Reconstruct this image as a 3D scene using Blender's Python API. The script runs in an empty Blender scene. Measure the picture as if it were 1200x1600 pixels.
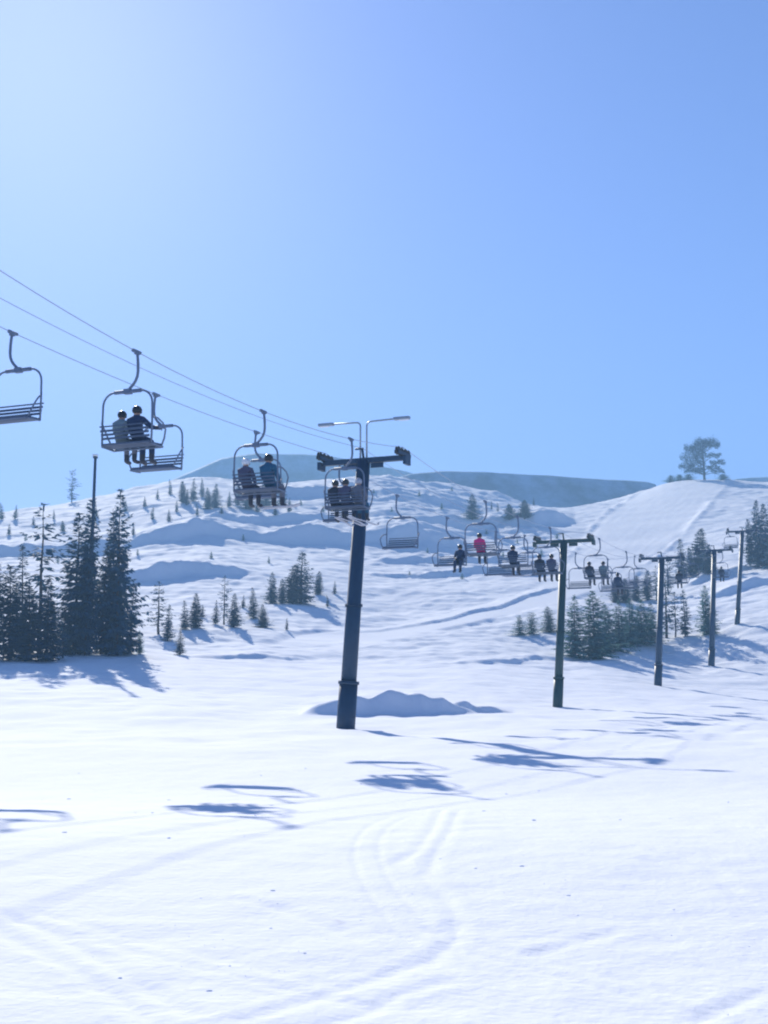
import bpy, bmesh, math, random
import numpy as np
from mathutils import Vector, Matrix

# ------------------------------------------------------------------ camera
scene = bpy.context.scene
col = scene.collection
F, PX0, PY0 = 2000.0, 600.0, 800.0          # focal length and centre in photo pixels
PITCH = math.radians(7.69)
EYE = 1.6
CP, SP = math.cos(PITCH), math.sin(PITCH)
cam_d = bpy.data.cameras.new('camera')
cam = bpy.data.objects.new('camera', cam_d)
col.objects.link(cam)
cam.location = (0, 0, EYE)
cam.rotation_euler = (math.pi / 2 + PITCH, 0, 0)
cam_d.sensor_fit = 'VERTICAL'
cam_d.sensor_height = 24.0
cam_d.lens = F / 1600.0 * 24.0
cam_d.clip_start = 0.1
cam_d.clip_end = 6000
scene.camera = cam

# ------------------------------------------------------------------ sky, sun, exposure
SUN_EL, SUN_AZ = math.radians(29.0), math.radians(-17.0)     # azimuth from +Y, minus = left
world = bpy.data.worlds.new('World')
scene.world = world
world.use_nodes = True
wn = world.node_tree.nodes
wl = world.node_tree.links
bg = wn['Background']
sky = wn.new('ShaderNodeTexSky')
sky.sky_type = 'NISHITA'
sky.sun_disc = False
sky.sun_elevation = SUN_EL
sky.sun_rotation = SUN_AZ
sky.altitude = 3000
sky.air_density = 1.0
sky.dust_density = 3.0
sky.ozone_density = 2.0
tint = wn.new('ShaderNodeMix')            # the camera's cool white balance on the sky light
tint.data_type = 'RGBA'
tint.blend_type = 'MULTIPLY'
tint.inputs['Factor'].default_value = 1.0
tint.inputs['B'].default_value = (0.76, 0.79, 1.0, 1)
wl.new(sky.outputs[0], tint.inputs['A'])
wl.new(tint.outputs['Result'], bg.inputs['Color'])
bg.inputs['Strength'].default_value = 0.084
sd = bpy.data.lights.new('sun', 'SUN')
sd.energy = 5.0
sd.angle = math.radians(0.6)
sd.color = (1.0, 0.87, 0.65)
sun = bpy.data.objects.new('sun', sd)
col.objects.link(sun)
sv = Vector((math.sin(SUN_AZ) * math.cos(SUN_EL), math.cos(SUN_AZ) * math.cos(SUN_EL), math.sin(SUN_EL)))
sun.rotation_euler = sv.to_track_quat('Z', 'Y').to_euler()
sun.location = sv * 50
scene.view_settings.view_transform = 'Standard'
scene.view_settings.look = 'None'
scene.view_settings.gamma = 1.0
scene.view_settings.use_curve_mapping = False
scene.view_settings.exposure = 0.87
scene.view_settings.use_white_balance = True
scene.view_settings.white_balance_temperature = 5600
scene.view_settings.white_balance_tint = 12
scene.cycles.volume_bounces = 0
scene.cycles.max_bounces = 6
scene.cycles.filter_width = 2.1

# ------------------------------------------------------------------ helpers
def slope_of(py):
    b = (PY0 - py) / F
    return (SP + b * CP) / (CP - b * SP)

def P(px, py, d):
    a, b = (px - PX0) / F, (PY0 - py) / F
    k = d / (CP - b * SP)
    return Vector((a * k, d, EYE + (SP + b * CP) * k))

def project(v):
    dx, dy, dz = v[0], v[1], v[2] - EYE
    dep = dy * CP + dz * SP
    up = -dy * SP + dz * CP
    return PX0 + F * dx / dep, PY0 - F * up / dep

def nodes_of(m):
    m.use_nodes = True
    return m.node_tree.nodes, m.node_tree.links, m.node_tree.nodes['Principled BSDF']

def mat(name, rgb, rough=0.6, metal=0.0, var=0.25, scale=6.0, bump=0.0, spec=0.4):
    m = bpy.data.materials.new(name)
    n, l, p = nodes_of(m)
    p.inputs['Roughness'].default_value = rough
    p.inputs['Metallic'].default_value = metal
    p.inputs['Specular IOR Level'].default_value = spec
    tc = n.new('ShaderNodeTexCoord')
    no = n.new('ShaderNodeTexNoise')
    no.inputs['Scale'].default_value = scale
    no.inputs['Detail'].default_value = 4
    l.new(tc.outputs['Object'], no.inputs['Vector'])
    mx = n.new('ShaderNodeMix')
    mx.data_type = 'RGBA'
    mx.inputs['A'].default_value = (*[c * (1 - var) for c in rgb], 1)
    mx.inputs['B'].default_value = (*[min(1, c * (1 + var)) for c in rgb], 1)
    l.new(no.outputs['Fac'], mx.inputs['Factor'])
    l.new(mx.outputs['Result'], p.inputs['Base Color'])
    if bump:
        b = n.new('ShaderNodeBump')
        b.inputs['Strength'].default_value = bump
        b.inputs['Distance'].default_value = 0.02
        l.new(no.outputs['Fac'], b.inputs['Height'])
        l.new(b.outputs['Normal'], p.inputs['Normal'])
    return m

def link_mesh(name, me, parent=None, smooth=False):
    o = bpy.data.objects.new(name, me)
    col.objects.link(o)
    if parent is not None:
        o.parent = parent
    if smooth:
        me.polygons.foreach_set('use_smooth', [True] * len(me.polygons))
    return o

def empty(name, loc=(0, 0, 0), rot=None):
    o = bpy.data.objects.new(name, None)
    o.empty_display_size = 0.3
    col.objects.link(o)
    o.location = loc
    if rot is not None:
        o.rotation_euler = rot
    return o

def tag(o, label=None, cat=None, group=None, kind=None):
    if label: o['label'] = label
    if cat: o['category'] = cat
    if group: o['group'] = group
    if kind: o['kind'] = kind
    return o

def copy_tree(o, parent=None):
    c = o.copy()
    col.objects.link(c)
    c.parent = parent
    for ch in o.children:
        copy_tree(ch, c)
    return c

def add_box(bm, c, s, rot=None, bevel=0.0):
    m = Matrix.Translation(c)
    if rot is not None:
        m = m @ rot.to_4x4()
    r = bmesh.ops.create_cube(bm, size=1.0, matrix=m @ Matrix.Diagonal((*s, 1)))
    if bevel:
        es = list({e for v in r['verts'] for e in v.link_edges})
        bmesh.ops.bevel(bm, geom=es, offset=bevel, segments=2, affect='EDGES', profile=0.7)

def add_tube(bm, pts, radii, seg=10, cap=True):
    pts = [Vector(p) for p in pts]
    if not hasattr(radii, '__len__'):
        radii = [radii] * len(pts)
    prev = None
    rings = []
    for i, p in enumerate(pts):
        if i == 0: t = pts[1] - p
        elif i == len(pts) - 1: t = p - pts[i - 1]
        else: t = (pts[i + 1] - p).normalized() + (p - pts[i - 1]).normalized()
        t.normalize()
        if prev is None:
            ref = Vector((0, 0, 1)) if abs(t.z) < 0.9 else Vector((1, 0, 0))
            nx = t.cross(ref).normalized()
        else:
            nx = (prev - t * prev.dot(t)).normalized()
        prev = nx
        ny = t.cross(nx)
        rings.append([bm.verts.new(p + (nx * math.cos(2 * math.pi * k / seg) + ny * math.sin(2 * math.pi * k / seg)) * radii[i]) for k in range(seg)])
    for a, b in zip(rings, rings[1:]):
        for k in range(seg):
            f = bm.faces.new((a[k], a[(k + 1) % seg], b[(k + 1) % seg], b[k]))
            f.smooth = True
    if cap:
        bm.faces.new(list(reversed(rings[0])))
        bm.faces.new(rings[-1])

def finish(name, bm, material, parent=None):
    bmesh.ops.recalc_face_normals(bm, faces=bm.faces[:])
    me = bpy.data.meshes.new(name)
    bm.to_mesh(me)
    bm.free()
    me.materials.append(material)
    return link_mesh(name, me, parent)

# vectorised gradient noise
_rs = np.random.RandomState(7)
_perm = np.concatenate([_rs.permutation(256)] * 3)
_ga = _rs.rand(256) * 2 * math.pi
_gx, _gy = np.cos(_ga), np.sin(_ga)
def noise(x, y):
    xi = np.floor(x).astype(int); yi = np.floor(y).astype(int)
    fx, fy = x - xi, y - yi
    ux, uy = fx ** 3 * (fx * (fx * 6 - 15) + 10), fy ** 3 * (fy * (fy * 6 - 15) + 10)
    def g(i, j, dx, dy):
        h = _perm[(_perm[i & 255] + j) & 255]
        return _gx[h] * dx + _gy[h] * dy
    a = g(xi, yi, fx, fy); b = g(xi + 1, yi, fx - 1, fy)
    c = g(xi, yi + 1, fx, fy - 1); d = g(xi + 1, yi + 1, fx - 1, fy - 1)
    return ((a + ux * (b - a)) + uy * ((c + ux * (d - c)) - (a + ux * (b - a)))) * 1.5
def fbm(x, y, o=4):
    s, a = 0, 1.0
    for k in range(o):
        s = s + a * noise(x * 2 ** k + 17.3 * k, y * 2 ** k - 9.1 * k)
        a *= 0.5
    return s
def sstep(a, b, x):
    t = np.clip((x - a) / (b - a), 0, 1)
    return t * t * (3 - 2 * t)

# ------------------------------------------------------------------ materials
def make_snow():
    m = bpy.data.materials.new('snow')
    n, l, p = nodes_of(m)
    p.inputs['Roughness'].default_value = 0.85
    p.inputs['Specular IOR Level'].default_value = 0.06
    tc = n.new('ShaderNodeTexCoord')
    n1 = n.new('ShaderNodeTexNoise'); n1.inputs['Scale'].default_value = 0.35; n1.inputs['Detail'].default_value = 6
    l.new(tc.outputs['Object'], n1.inputs['Vector'])
    mx = n.new('ShaderNodeMix'); mx.data_type = 'RGBA'
    mx.inputs['A'].default_value = (0.78, 0.80, 0.85, 1)
    mx.inputs['B'].default_value = (0.83, 0.84, 0.88, 1)
    l.new(n1.outputs['Fac'], mx.inputs['Factor'])
    # sparse grit and needles lying on the snow
    n4 = n.new('ShaderNodeTexNoise'); n4.inputs['Scale'].default_value = 9.0; n4.inputs['Detail'].default_value = 3
    l.new(tc.outputs['Object'], n4.inputs['Vector'])
    rp = n.new('ShaderNodeMapRange'); rp.inputs['From Min'].default_value = 0.66; rp.inputs['From Max'].default_value = 0.76
    rp.inputs['To Max'].default_value = 0.30
    l.new(n4.outputs['Fac'], rp.inputs['Value'])
    m2 = n.new('ShaderNodeMix'); m2.data_type = 'RGBA'
    m2.inputs['B'].default_value = (0.45, 0.44, 0.45, 1)
    l.new(rp.outputs['Result'], m2.inputs['Factor'])
    l.new(mx.outputs['Result'], m2.inputs['A'])
    l.new(m2.outputs['Result'], p.inputs['Base Color'])
    n2 = n.new('ShaderNodeTexNoise'); n2.inputs['Scale'].default_value = 14.0; n2.inputs['Detail'].default_value = 5
    l.new(tc.outputs['Object'], n2.inputs['Vector'])
    b1 = n.new('ShaderNodeBump'); b1.inputs['Strength'].default_value = 0.3; b1.inputs['Distance'].default_value = 0.03
    l.new(n2.outputs['Fac'], b1.inputs['Height'])
    n3 = n.new('ShaderNodeTexNoise'); n3.inputs['Scale'].default_value = 1.3; n3.inputs['Detail'].default_value = 6
    l.new(tc.outputs['Object'], n3.inputs['Vector'])
    b2 = n.new('ShaderNodeBump'); b2.inputs['Strength'].default_value = 0.16; b2.inputs['Distance'].default_value = 0.12
    l.new(n3.outputs['Fac'], b2.inputs['Height'])
    l.new(b1.outputs['Normal'], b2.inputs['Normal'])
    l.new(b2.outputs['Normal'], p.inputs['Normal'])
    return m
M_SNOW = make_snow()

def make_far(name, shaded_forest):  # snow and forest tones blued and darkened, the hills' shade painted in
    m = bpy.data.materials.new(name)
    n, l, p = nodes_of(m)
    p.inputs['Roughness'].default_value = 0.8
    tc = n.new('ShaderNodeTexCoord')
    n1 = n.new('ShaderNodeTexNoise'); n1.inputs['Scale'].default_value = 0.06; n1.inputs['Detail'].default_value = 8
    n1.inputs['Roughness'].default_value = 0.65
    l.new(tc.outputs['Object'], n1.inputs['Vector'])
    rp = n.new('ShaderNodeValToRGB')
    rp.color_ramp.elements[0].position = 0.38; rp.color_ramp.elements[0].color = (*shaded_forest, 1)
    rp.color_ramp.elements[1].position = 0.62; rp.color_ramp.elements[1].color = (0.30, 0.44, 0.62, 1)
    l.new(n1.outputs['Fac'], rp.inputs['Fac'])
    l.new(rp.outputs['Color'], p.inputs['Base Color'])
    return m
M_FAR = make_far('far_mountain_shaded_snow', (0.05, 0.11, 0.19))

M_TOWER = mat('tower_paint', (0.016, 0.044, 0.090), 0.5, 0.0, 0.3, 3.0, 0.1)  # navy of the lens veil over the dark poles put into the colour
M_TOWER_G = mat('tower_green_paint', (0.018, 0.055, 0.058), 0.5, 0.0, 0.3, 3.0, 0.1)
M_GALV = mat('galvanised_steel', (0.32, 0.36, 0.42), 0.42, 0.6, 0.15, 8.0)
M_CHAIR = mat('chair_steel', (0.13, 0.17, 0.25), 0.6, 0.0, 0.2, 8.0)
M_SEAT = mat('seat_slats', (0.07, 0.10, 0.16), 0.6, 0.0, 0.25, 8.0)
M_RUBBER = mat('sheave_rubber', (0.03, 0.035, 0.04), 0.7)
M_CABLE = mat('wire_rope', (0.42, 0.47, 0.56), 0.5, 0.3, 0.1, 30)
M_LAMP = mat('lamp_glass', (0.75, 0.78, 0.82), 0.15, 0.0, 0.05)
M_BARK = mat('bark', (0.07, 0.055, 0.045), 0.9, 0.0, 0.4, 5.0, 0.5)

def foliage(name, rgb):
    m = bpy.data.materials.new(name)
    n, l, p = nodes_of(m)
    p.inputs['Roughness'].default_value = 0.75
    p.inputs['Specular IOR Level'].default_value = 0.2
    tc = n.new('ShaderNodeTexCoord')
    no = n.new('ShaderNodeTexNoise'); no.inputs['Scale'].default_value = 1.4; no.inputs['Detail'].default_value = 5
    l.new(tc.outputs['Object'], no.inputs['Vector'])
    oi = n.new('ShaderNodeObjectInfo')
    ad = n.new('ShaderNodeMath'); ad.operation = 'MULTIPLY_ADD'
    ad.inputs[1].default_value = 0.35
    l.new(oi.outputs['Random'], ad.inputs[0]); l.new(no.outputs['Fac'], ad.inputs[2])
    rp = n.new('ShaderNodeValToRGB')
    rp.color_ramp.elements[0].position = 0.35; rp.color_ramp.elements[0].color = (*[c * 0.6 for c in rgb], 1)
    rp.color_ramp.elements[1].position = 0.95; rp.color_ramp.elements[1].color = (*[c * 1.6 for c in rgb], 1)
    l.new(ad.outputs[0], rp.inputs['Fac'])
    l.new(rp.outputs['Color'], p.inputs['Base Color'])
    tr = n.new('ShaderNodeBsdfTranslucent')
    l.new(rp.outputs['Color'], tr.inputs['Color'])
    ms = n.new('ShaderNodeMixShader'); ms.inputs[0].default_value = 0.25
    l.new(p.outputs[0], ms.inputs[1]); l.new(tr.outputs[0], ms.inputs[2])
    l.new(ms.outputs[0], n['Material Output'].inputs['Surface'])
    return m
M_FIR = foliage('hazed_fir_needles', (0.034, 0.084, 0.14))  # needle colour blued to stand in for haze over the trees
M_YOUNG = foliage('young_fir_needles', (0.11, 0.21, 0.20))

# ------------------------------------------------------------------ terrain
PROF = {   # photo column -> (distance, image row) of the smooth slope
 -900: [(47,1139),(80,1070),(95,1040),(130,1000),(180,945),(230,900),(300,850),(345,835),(440,860),(600,900)],
 -300: [(47,1138),(80,1066),(95,1035),(130,995),(180,935),(230,885),(300,830),(345,815),(440,845),(600,880)],
 0:   [(47,1138),(80,1060),(92,1034),(120,990),(160,935),(200,893),(230,868),(262,838),(310,806),(340,798),(430,835),(600,880)],
 150: [(47,1138),(80,1062),(92,1032),(120,990),(160,938),(200,895),(240,862),(280,815),(325,782),(348,776),(430,815),(600,880)],
 300: [(47,1139),(80,1076),(100,1035),(120,1012),(150,962),(184,905),(236,845),(290,785),(338,748),(358,741),(440,770),(600,860)],
 450: [(47,1139),(75,1094),(100,1045),(125,1012),(165,948),(195,905),(245,848),(300,795),(345,762),(362,757),(440,785),(600,860)],
 600: [(47,1140),(75,1094),(105,1040),(135,1000),(170,950),(200,908),(250,850),(305,785),(350,746),(368,740),(450,775),(600,860)],
 750: [(47,1140),(75,1096),(110,1035),(140,985),(170,942),(200,905),(240,872),(300,825),(355,775),(385,755),(450,785),(600,860)],
 870: [(47,1140),(75,1103),(110,1050),(135,1002),(165,948),(200,905),(250,858),(300,815),(345,795),(420,815),(600,860)],
 960: [(47,1140),(75,1104),(105,1062),(130,1015),(160,955),(200,905),(250,852),(300,810),(345,785),(385,778),(440,800),(600,860)],
 1004:[(47,1140),(75,1105),(103,1068),(128,1027),(152,985),(165,956),(200,905),(250,851),(300,808),(350,780),(385,775),(440,800),(600,850)],
 1026:[(47,1140),(75,1106),(101,1075),(125,1040),(145,1000),(165,958),(200,905),(250,850),(300,807),(350,770),(385,752),(405,748),(470,775),(600,850)],
 1130:[(47,1140),(75,1108),(101,1080),(125,1038),(143,985),(165,935),(200,888),(250,838),(300,797),(350,765),(385,750),(405,746),(470,775),(600,850)],
 1200:[(47,1140),(75,1110),(101,1084),(125,1032),(143,970),(165,920),(200,875),(250,828),(300,790),(350,765),(385,754),(405,752),(470,780),(600,850)],
 1500:[(47,1140),(75,1108),(101,1075),(125,1020),(143,955),(165,905),(200,860),(250,810),(300,770),(350,745),(400,735),(470,760),(600,850)],
 2100:[(47,1140),(75,1100),(101,1060),(125,1000),(143,940),(165,890),(200,845),(250,795),(300,755),(350,735),(400,725),(470,760),(600,850)],
}
_cols = sorted(PROF)
_LD = np.linspace(math.log(20), math.log(600), 260)
_D = np.exp(_LD)
_CX = np.arange(-900, 2101, 20.0)
_tab = []
for c in _cols:
    dd = np.array([20.0] + [a for a, b in PROF[c]])
    zz = np.array([0.0] + [EYE + slope_of(b) * a for a, b in PROF[c]])
    _tab.append(np.interp(_D, dd, zz))
_tab = np.array(_tab)
_Z = np.stack([np.interp(_CX, _cols, _tab[:, k]) for k in range(len(_D))], axis=1)
def _blur(a, s, axis):
    r = int(3 * s) + 1
    k = np.exp(-0.5 * (np.arange(-r, r + 1) / s) ** 2); k /= k.sum()
    pad = [(0, 0), (0, 0)]; pad[axis] = (r, r)
    b = np.pad(a, pad, mode='edge')
    return np.apply_along_axis(lambda v: np.convolve(v, k, mode='valid'), axis, b)
_Z = _blur(_blur(_Z, 1.3, 0), 2.5, 1)

def base_h(px, d):
    fx = np.clip((px + 900) / 20.0, 0, len(_CX) - 1.001)
    fy = np.clip((np.log(np.maximum(d, 20.0)) - _LD[0]) / (_LD[1] - _LD[0]), 0, len(_LD) - 1.001)
    i, j = fx.astype(int), fy.astype(int)
    u, v = fx - i, fy - j
    z = (_Z[i, j] * (1 - u) * (1 - v) + _Z[i + 1, j] * u * (1 - v) + _Z[i, j + 1] * (1 - u) * v + _Z[i + 1, j + 1] * u * v)
    return np.where(d < 20.0, _Z[0, 0] * 0, z)

# banks that drop towards the camera: (columns, distances at those columns, heights, front run, tail)
BANKS = [
 ([-400, -60, 0, 60, 120, 165, 200], [224, 226, 228, 231, 235, 238, 240], [0, 2.2, 2.6, 2.9, 2.6, 1.4, 0], 2.6, 16),
 ([150, 200, 260, 320, 365, 400], [180, 182, 184, 186, 189, 192], [0, 1.9, 2.1, 1.9, 1.3, 0], 1.8, 14),
 ([180, 220, 300, 380, 450, 520, 570, 610], [236, 238, 240, 243, 246, 248, 250, 252], [0, 1.9, 2.6, 2.4, 2.9, 2.4, 1.8, 0], 2.6, 20),
 ([300, 340, 400, 470, 530, 560], [262, 264, 266, 268, 270, 272], [0, 1.0, 1.3, 1.5, 1.0, 0], 1.8, 10),
 ([590, 640, 700, 780, 830], [222, 224, 226, 228, 230], [0, 1.0, 1.4, 1.2, 0], 1.8, 10),
 ([560, 620, 680, 740], [318, 320, 322, 325], [0, 1.6, 2.0, 0], 2.2, 12),
 ([560, 600, 640, 690, 730], [246, 248, 250, 252, 255], [0, 3.6, 5.0, 3.0, 0], 4.2, 18),
 ([420, 450, 500, 545, 575], [318, 320, 322, 325, 328], [0, 1.9, 2.3, 1.9, 0], 2.2, 16),
 ([780, 810, 845, 880, 900], [292, 294, 296, 298, 300], [0, 2.6, 3.4, 2.2, 0], 3.0, 18),
 ([640, 700, 770, 820], [285, 287, 290, 293], [0, 2.0, 2.2, 0], 2.4, 14),
 ([560, 640, 760, 840, 880], [202, 204, 205, 207, 208], [0, 0.9, 1.1, 0.8, 0], 1.3, 12),
 ([480, 540, 620, 700, 780, 850, 890], [136, 139, 145, 152, 164, 182, 192], [0, 0.1, 0.2, 0.3, 0.4, 0.4, 0], 1.2, 8),
 ([640, 690, 760, 830, 880, 920], [104, 107, 112, 118, 121, 124], [0, 0.15, 0.3, 0.3, 0.25, 0], 1.3, 7),
 ([470, 500, 545, 590, 640, 690, 720, 745], [57, 57.2, 57.5, 58, 58, 58.5, 59.4, 60], [0, 0.45, 0.7, 0.95, 0.85, 0.7, 0.4, 0], 0.9, 6),
 ([690, 730, 770, 800], [60.5, 61, 61.5, 62], [0, 0.35, 0.3, 0], 0.5, 4),
 ([280, 330, 400, 460, 490], [104, 105, 107, 110, 112], [0, 0.3, 0.4, 0.3, 0], 0.9, 6),
 ([-60, 0, 90, 150, 190], [80, 80, 80.5, 81, 82], [0, 0.16, 0.2, 0.12, 0], 0.35, 4),
 ([1090, 1130, 1180, 1260], [168, 170, 172, 174], [0, 0.9, 1.1, 0], 1.6, 9),
 ([1060, 1100, 1150, 1200], [186, 188, 190, 192], [0, 0.9, 0.9, 0], 1.6, 9),
]
def piste_line(d):
    dd = [120, 135, 148, 165, 180, 200, 250, 300, 350, 400]
    return (np.interp(d, dd, [470, 540, 680, 800, 868, 920, 985, 1022, 1060, 1080]),
            np.interp(d, dd, [60, 80, 60, 55, 48, 60, 72, 78, 70, 62]))
def piste_mask(px, d):
    c, w = piste_line(d)
    return (1 - sstep(0.85, 1.15, np.abs(px - c) / w)) * sstep(118, 135, d)

def ground_px(y):          # near-field: image row to distance on flat snow
    return -EYE / slope_of(y)
TRACKS = [[(-60,1418),(0,1438),(60,1460),(130,1492),(220,1545),(300,1590)],
          [(-60,1450),(0,1470),(70,1500),(150,1540),(210,1580),(240,1605)],
          [(690,1262),(676,1310),(655,1350),(612,1372),(660,1392),(700,1425),(716,1455),(712,1480)],
          [(716,1264),(704,1310),(680,1355),(668,1385)],
          [(712,1480),(670,1508),(600,1530),(500,1562),(380,1598)],
          [(370,1420),(430,1432),(480,1448),(560,1478)],
          [(1010,1365),(1060,1380),(1110,1395),(1150,1410)],
          [(1020,1350),(1080,1368),(1130,1386)],
          [(840,1500),(900,1485),(960,1470)],
          [(500,1605),(560,1590),(620,1560),(700,1540)],
          [(1185,1560),(1140,1580),(1090,1600)]]
_tr = random.Random(21)
WORLD_TRACKS = []
for _ in range(9):                       # pairs of thin ski grooves curving across the near field
    x0, y0, a, k = _tr.uniform(-5, 5), _tr.uniform(5, 20), _tr.uniform(-.9, 2.6), _tr.uniform(-.09, .09)
    pa, pb = [], []
    for q in range(12):
        nx, ny = -math.sin(a), math.cos(a)
        pa.append((x0 + nx * .11, y0 + ny * .11)); pb.append((x0 - nx * .11, y0 - ny * .11))
        x0 += math.cos(a) * .9; y0 += math.sin(a) * .9; a += k
    WORLD_TRACKS += [pa, pb]
def h(x, y):
    x = np.asarray(x, float); y = np.asarray(y, float)
    d = np.maximum(y, 3.0)
    px = PX0 + F * x / d
    z = base_h(px, d)
    smooth = piste_mask(px, d)
    for cs, ds, hs, w, L in BANKS:
        wob = (noise(x / (w * 4.5) + cs[0], y * 0 + 3.7) * 1.5 + noise(x / (w * 1.6) + cs[0], y * 0 + 8.3) * 0.45) * w
        amp = np.interp(px, cs, hs) * np.clip(1 + (0.45 if w > 1.7 else 0.25) * noise(x / (w * 3.5) + 5.1 + cs[0], y * 0 + 1.2), 0.15, 1.6) * (1 + 0.22 * noise(x / (w * 0.9) + 2.2, y / (w * 0.9)))
        t = d - np.interp(px, cs, ds) - wob
        z = z + amp * np.where(t < 0, sstep(-w, 0, t), np.exp(-np.maximum(t, 0) / L))
    far = sstep(75, 135, d)
    rough = far * (1 - 0.93 * smooth)
    z = z + rough * (0.34 * fbm(x / 14.0, y / 9.0, 3) + 0.15 * fbm(x / 2.8 + 31, y / 2.2, 3) + 0.9 * noise(x / 30.0 + 4, y / 34.0))
    mog = sstep(185, 210, d) * (1 - smooth) * (1 - sstep(900, 1000, px) * 0.4)
    z = z + mog * (0.36 * fbm(x / 17.0 + 9 + y / 30, y / 9.0, 3) + 0.22 * fbm(x / 3.4, y / 3.0, 3) * sstep(-0.2, 0.5, noise(x / 22.0, y / 18.0 + 7)))
    bowl = sstep(540, 600, px) * (1 - sstep(840, 910, px)) * sstep(205, 235, d) * (1 - smooth)
    z = z + bowl * (0.7 * fbm(x / 13.0 + 2, y / 7.5 + 5, 3) + 0.25 * fbm(x / 3.0 + 7, y / 2.6, 2))
    c, w = piste_line(d)
    e = np.abs(px - c) / w
    z = z + smooth * sstep(190, 220, d) * (0.05 * noise(e * np.sign(px - c) * 9, d / 12.0) + 0.16 * noise(x / 16.0 + 3, y / 12.0))
    z = z + 0.42 * np.exp(-((e - 1.08) / 0.07) ** 2) * sstep(185, 230, d) * (0.6 + 0.8 * noise(x / 11.0, y / 11.0))
    mid = sstep(20, 40, d) * (1 - far)
    z = z + mid * (0.10 * fbm(x / 4.0, y / 5.0, 3))
    z = z + 0.13 * sstep(5, 13, d) - 0.33 * sstep(11.5, 23, d) + 0.20 * sstep(20, 36, d)
    near = 1 - sstep(30, 60, d)
    z = z + near * (0.015 * fbm(x / 3.2 + 3, y / 4.5, 3) + 0.008 * fbm(x / 0.55, y / 0.45, 3))
    # ski tracks pressed into the near snow
    m = (y < 40) & (y > 2.0)
    if m.any():
        xs, ys = x[m], y[m]
        zz = np.zeros_like(xs)
        for tr in TRACKS:
            pts = [(P(a, b, ground_px(b)).x, ground_px(b)) for a, b in tr]
            best = np.full(xs.shape, 9.0)
            for (ax, ay), (bx, by) in zip(pts, pts[1:]):
                vx, vy = bx - ax, by - ay
                t = np.clip(((xs - ax) * vx + (ys - ay) * vy) / (vx * vx + vy * vy), 0, 1)
                best = np.minimum(best, np.hypot(xs - ax - t * vx, ys - ay - t * vy))
            best = best + 0.03 * noise(xs * 3, ys * 3)
            zz += -0.009 * np.exp(-(best / 0.05) ** 2) + 0.003 * np.exp(-((np.abs(best) - 0.13) / 0.05) ** 2)
        for pts in WORLD_TRACKS:
            best = np.full(xs.shape, 9.0)
            for (ax, ay), (bx, by) in zip(pts, pts[1:]):
                vx, vy = bx - ax, by - ay
                t = np.clip(((xs - ax) * vx + (ys - ay) * vy) / (vx * vx + vy * vy), 0, 1)
                best = np.minimum(best, np.hypot(xs - ax - t * vx, ys - ay - t * vy))
            zz += -0.007 * np.exp(-(best / 0.035) ** 2)
        z = z.copy()
        z[m] += zz
    return z
def h1(x, y):
    return float(h(np.array([x]), np.array([y]))[0])

def build_ground():
    rows = np.concatenate([np.linspace(-40, 3.4, 14), np.exp(np.linspace(math.log(3.6), math.log(55), 300, endpoint=False)), np.exp(np.linspace(math.log(55), math.log(400), 680, endpoint=False)), np.exp(np.linspace(math.log(400), math.log(600), 30))])
    s = np.concatenate([-np.geomspace(3.5, 0.365, 26), np.linspace(-0.36, 0.36, 440), np.geomspace(0.365, 3.5, 26)])
    wid = np.maximum(rows, 4.0) + 3.0
    X = wid[:, None] * s[None, :]
    A = np.abs(X)
    X = np.sign(X) * np.where(A > 400, 400 + (A - 400) * 0.22, A)     # the sheet ends inside the haze
    Y = np.repeat(rows[:, None], len(s), 1)
    Z = h(X.ravel(), Y.ravel())
    co = np.stack([X.ravel(), Y.ravel(), Z], 1)
    nr, nc = X.shape
    idx = np.arange(nr * nc).reshape(nr, nc)
    q = np.stack([idx[:-1, :-1], idx[:-1, 1:], idx[1:, 1:], idx[1:, :-1]], -1).reshape(-1, 4)
    me = bpy.data.meshes.new('snow_ground')
    me.vertices.add(len(co)); me.vertices.foreach_set('co', co.ravel())
    me.loops.add(q.size); me.loops.foreach_set('vertex_index', q.ravel().astype(np.int32))
    me.polygons.add(len(q)); me.polygons.foreach_set('loop_start', np.arange(0, q.size, 4, dtype=np.int32))
    me.polygons.foreach_set('loop_total', np.full(len(q), 4, np.int32))
    me.update(calc_edges=True); me.validate()
    me.polygons.foreach_set('use_smooth', np.ones(len(q), bool))
    me.materials.append(M_SNOW)
    o = link_mesh('snow_ground', me)
    tag(o, 'white snow field rising to bumpy slopes and a groomed run', kind='structure')
build_ground()

def build_hill(name, label, crest, d0, slope, drop, material, seed):
    pxs = np.linspace(crest[0][0], crest[-1][0], 220)
    pys = np.interp(pxs, [c[0] for c in crest], [c[1] for c in crest])
    top = np.array([P(a, b, d0) for a, b in zip(pxs, pys)])
    ts = np.concatenate([np.linspace(-1, 0, 60), np.linspace(0.05, 1, 10)])
    V = []
    for t in ts:
        y = top[:, 1] + np.where(t < 0, t * drop / math.tan(math.radians(slope)), t * drop)
        z = top[:, 2] + np.where(t < 0, t * drop, -t * drop)
        z = z + fbm(top[:, 0] / 40 + seed, y / 40, 4) * 3.0 * (d0 / 700) * min(1, abs(t) * 3 + 0.15)
        V.append(np.stack([top[:, 0], y, z], 1))
    V = np.concatenate(V)
    nr, nc = len(ts), len(pxs)
    idx = np.arange(nr * nc).reshape(nr, nc)
    q = np.stack([idx[:-1, :-1], idx[:-1, 1:], idx[1:, 1:], idx[1:, :-1]], -1).reshape(-1, 4)
    me = bpy.data.meshes.new(name)
    me.from_pydata(V.tolist(), [], q.tolist())
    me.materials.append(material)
    o = link_mesh(name, me, smooth=True)
    tag(o, label, kind='structure')
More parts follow.
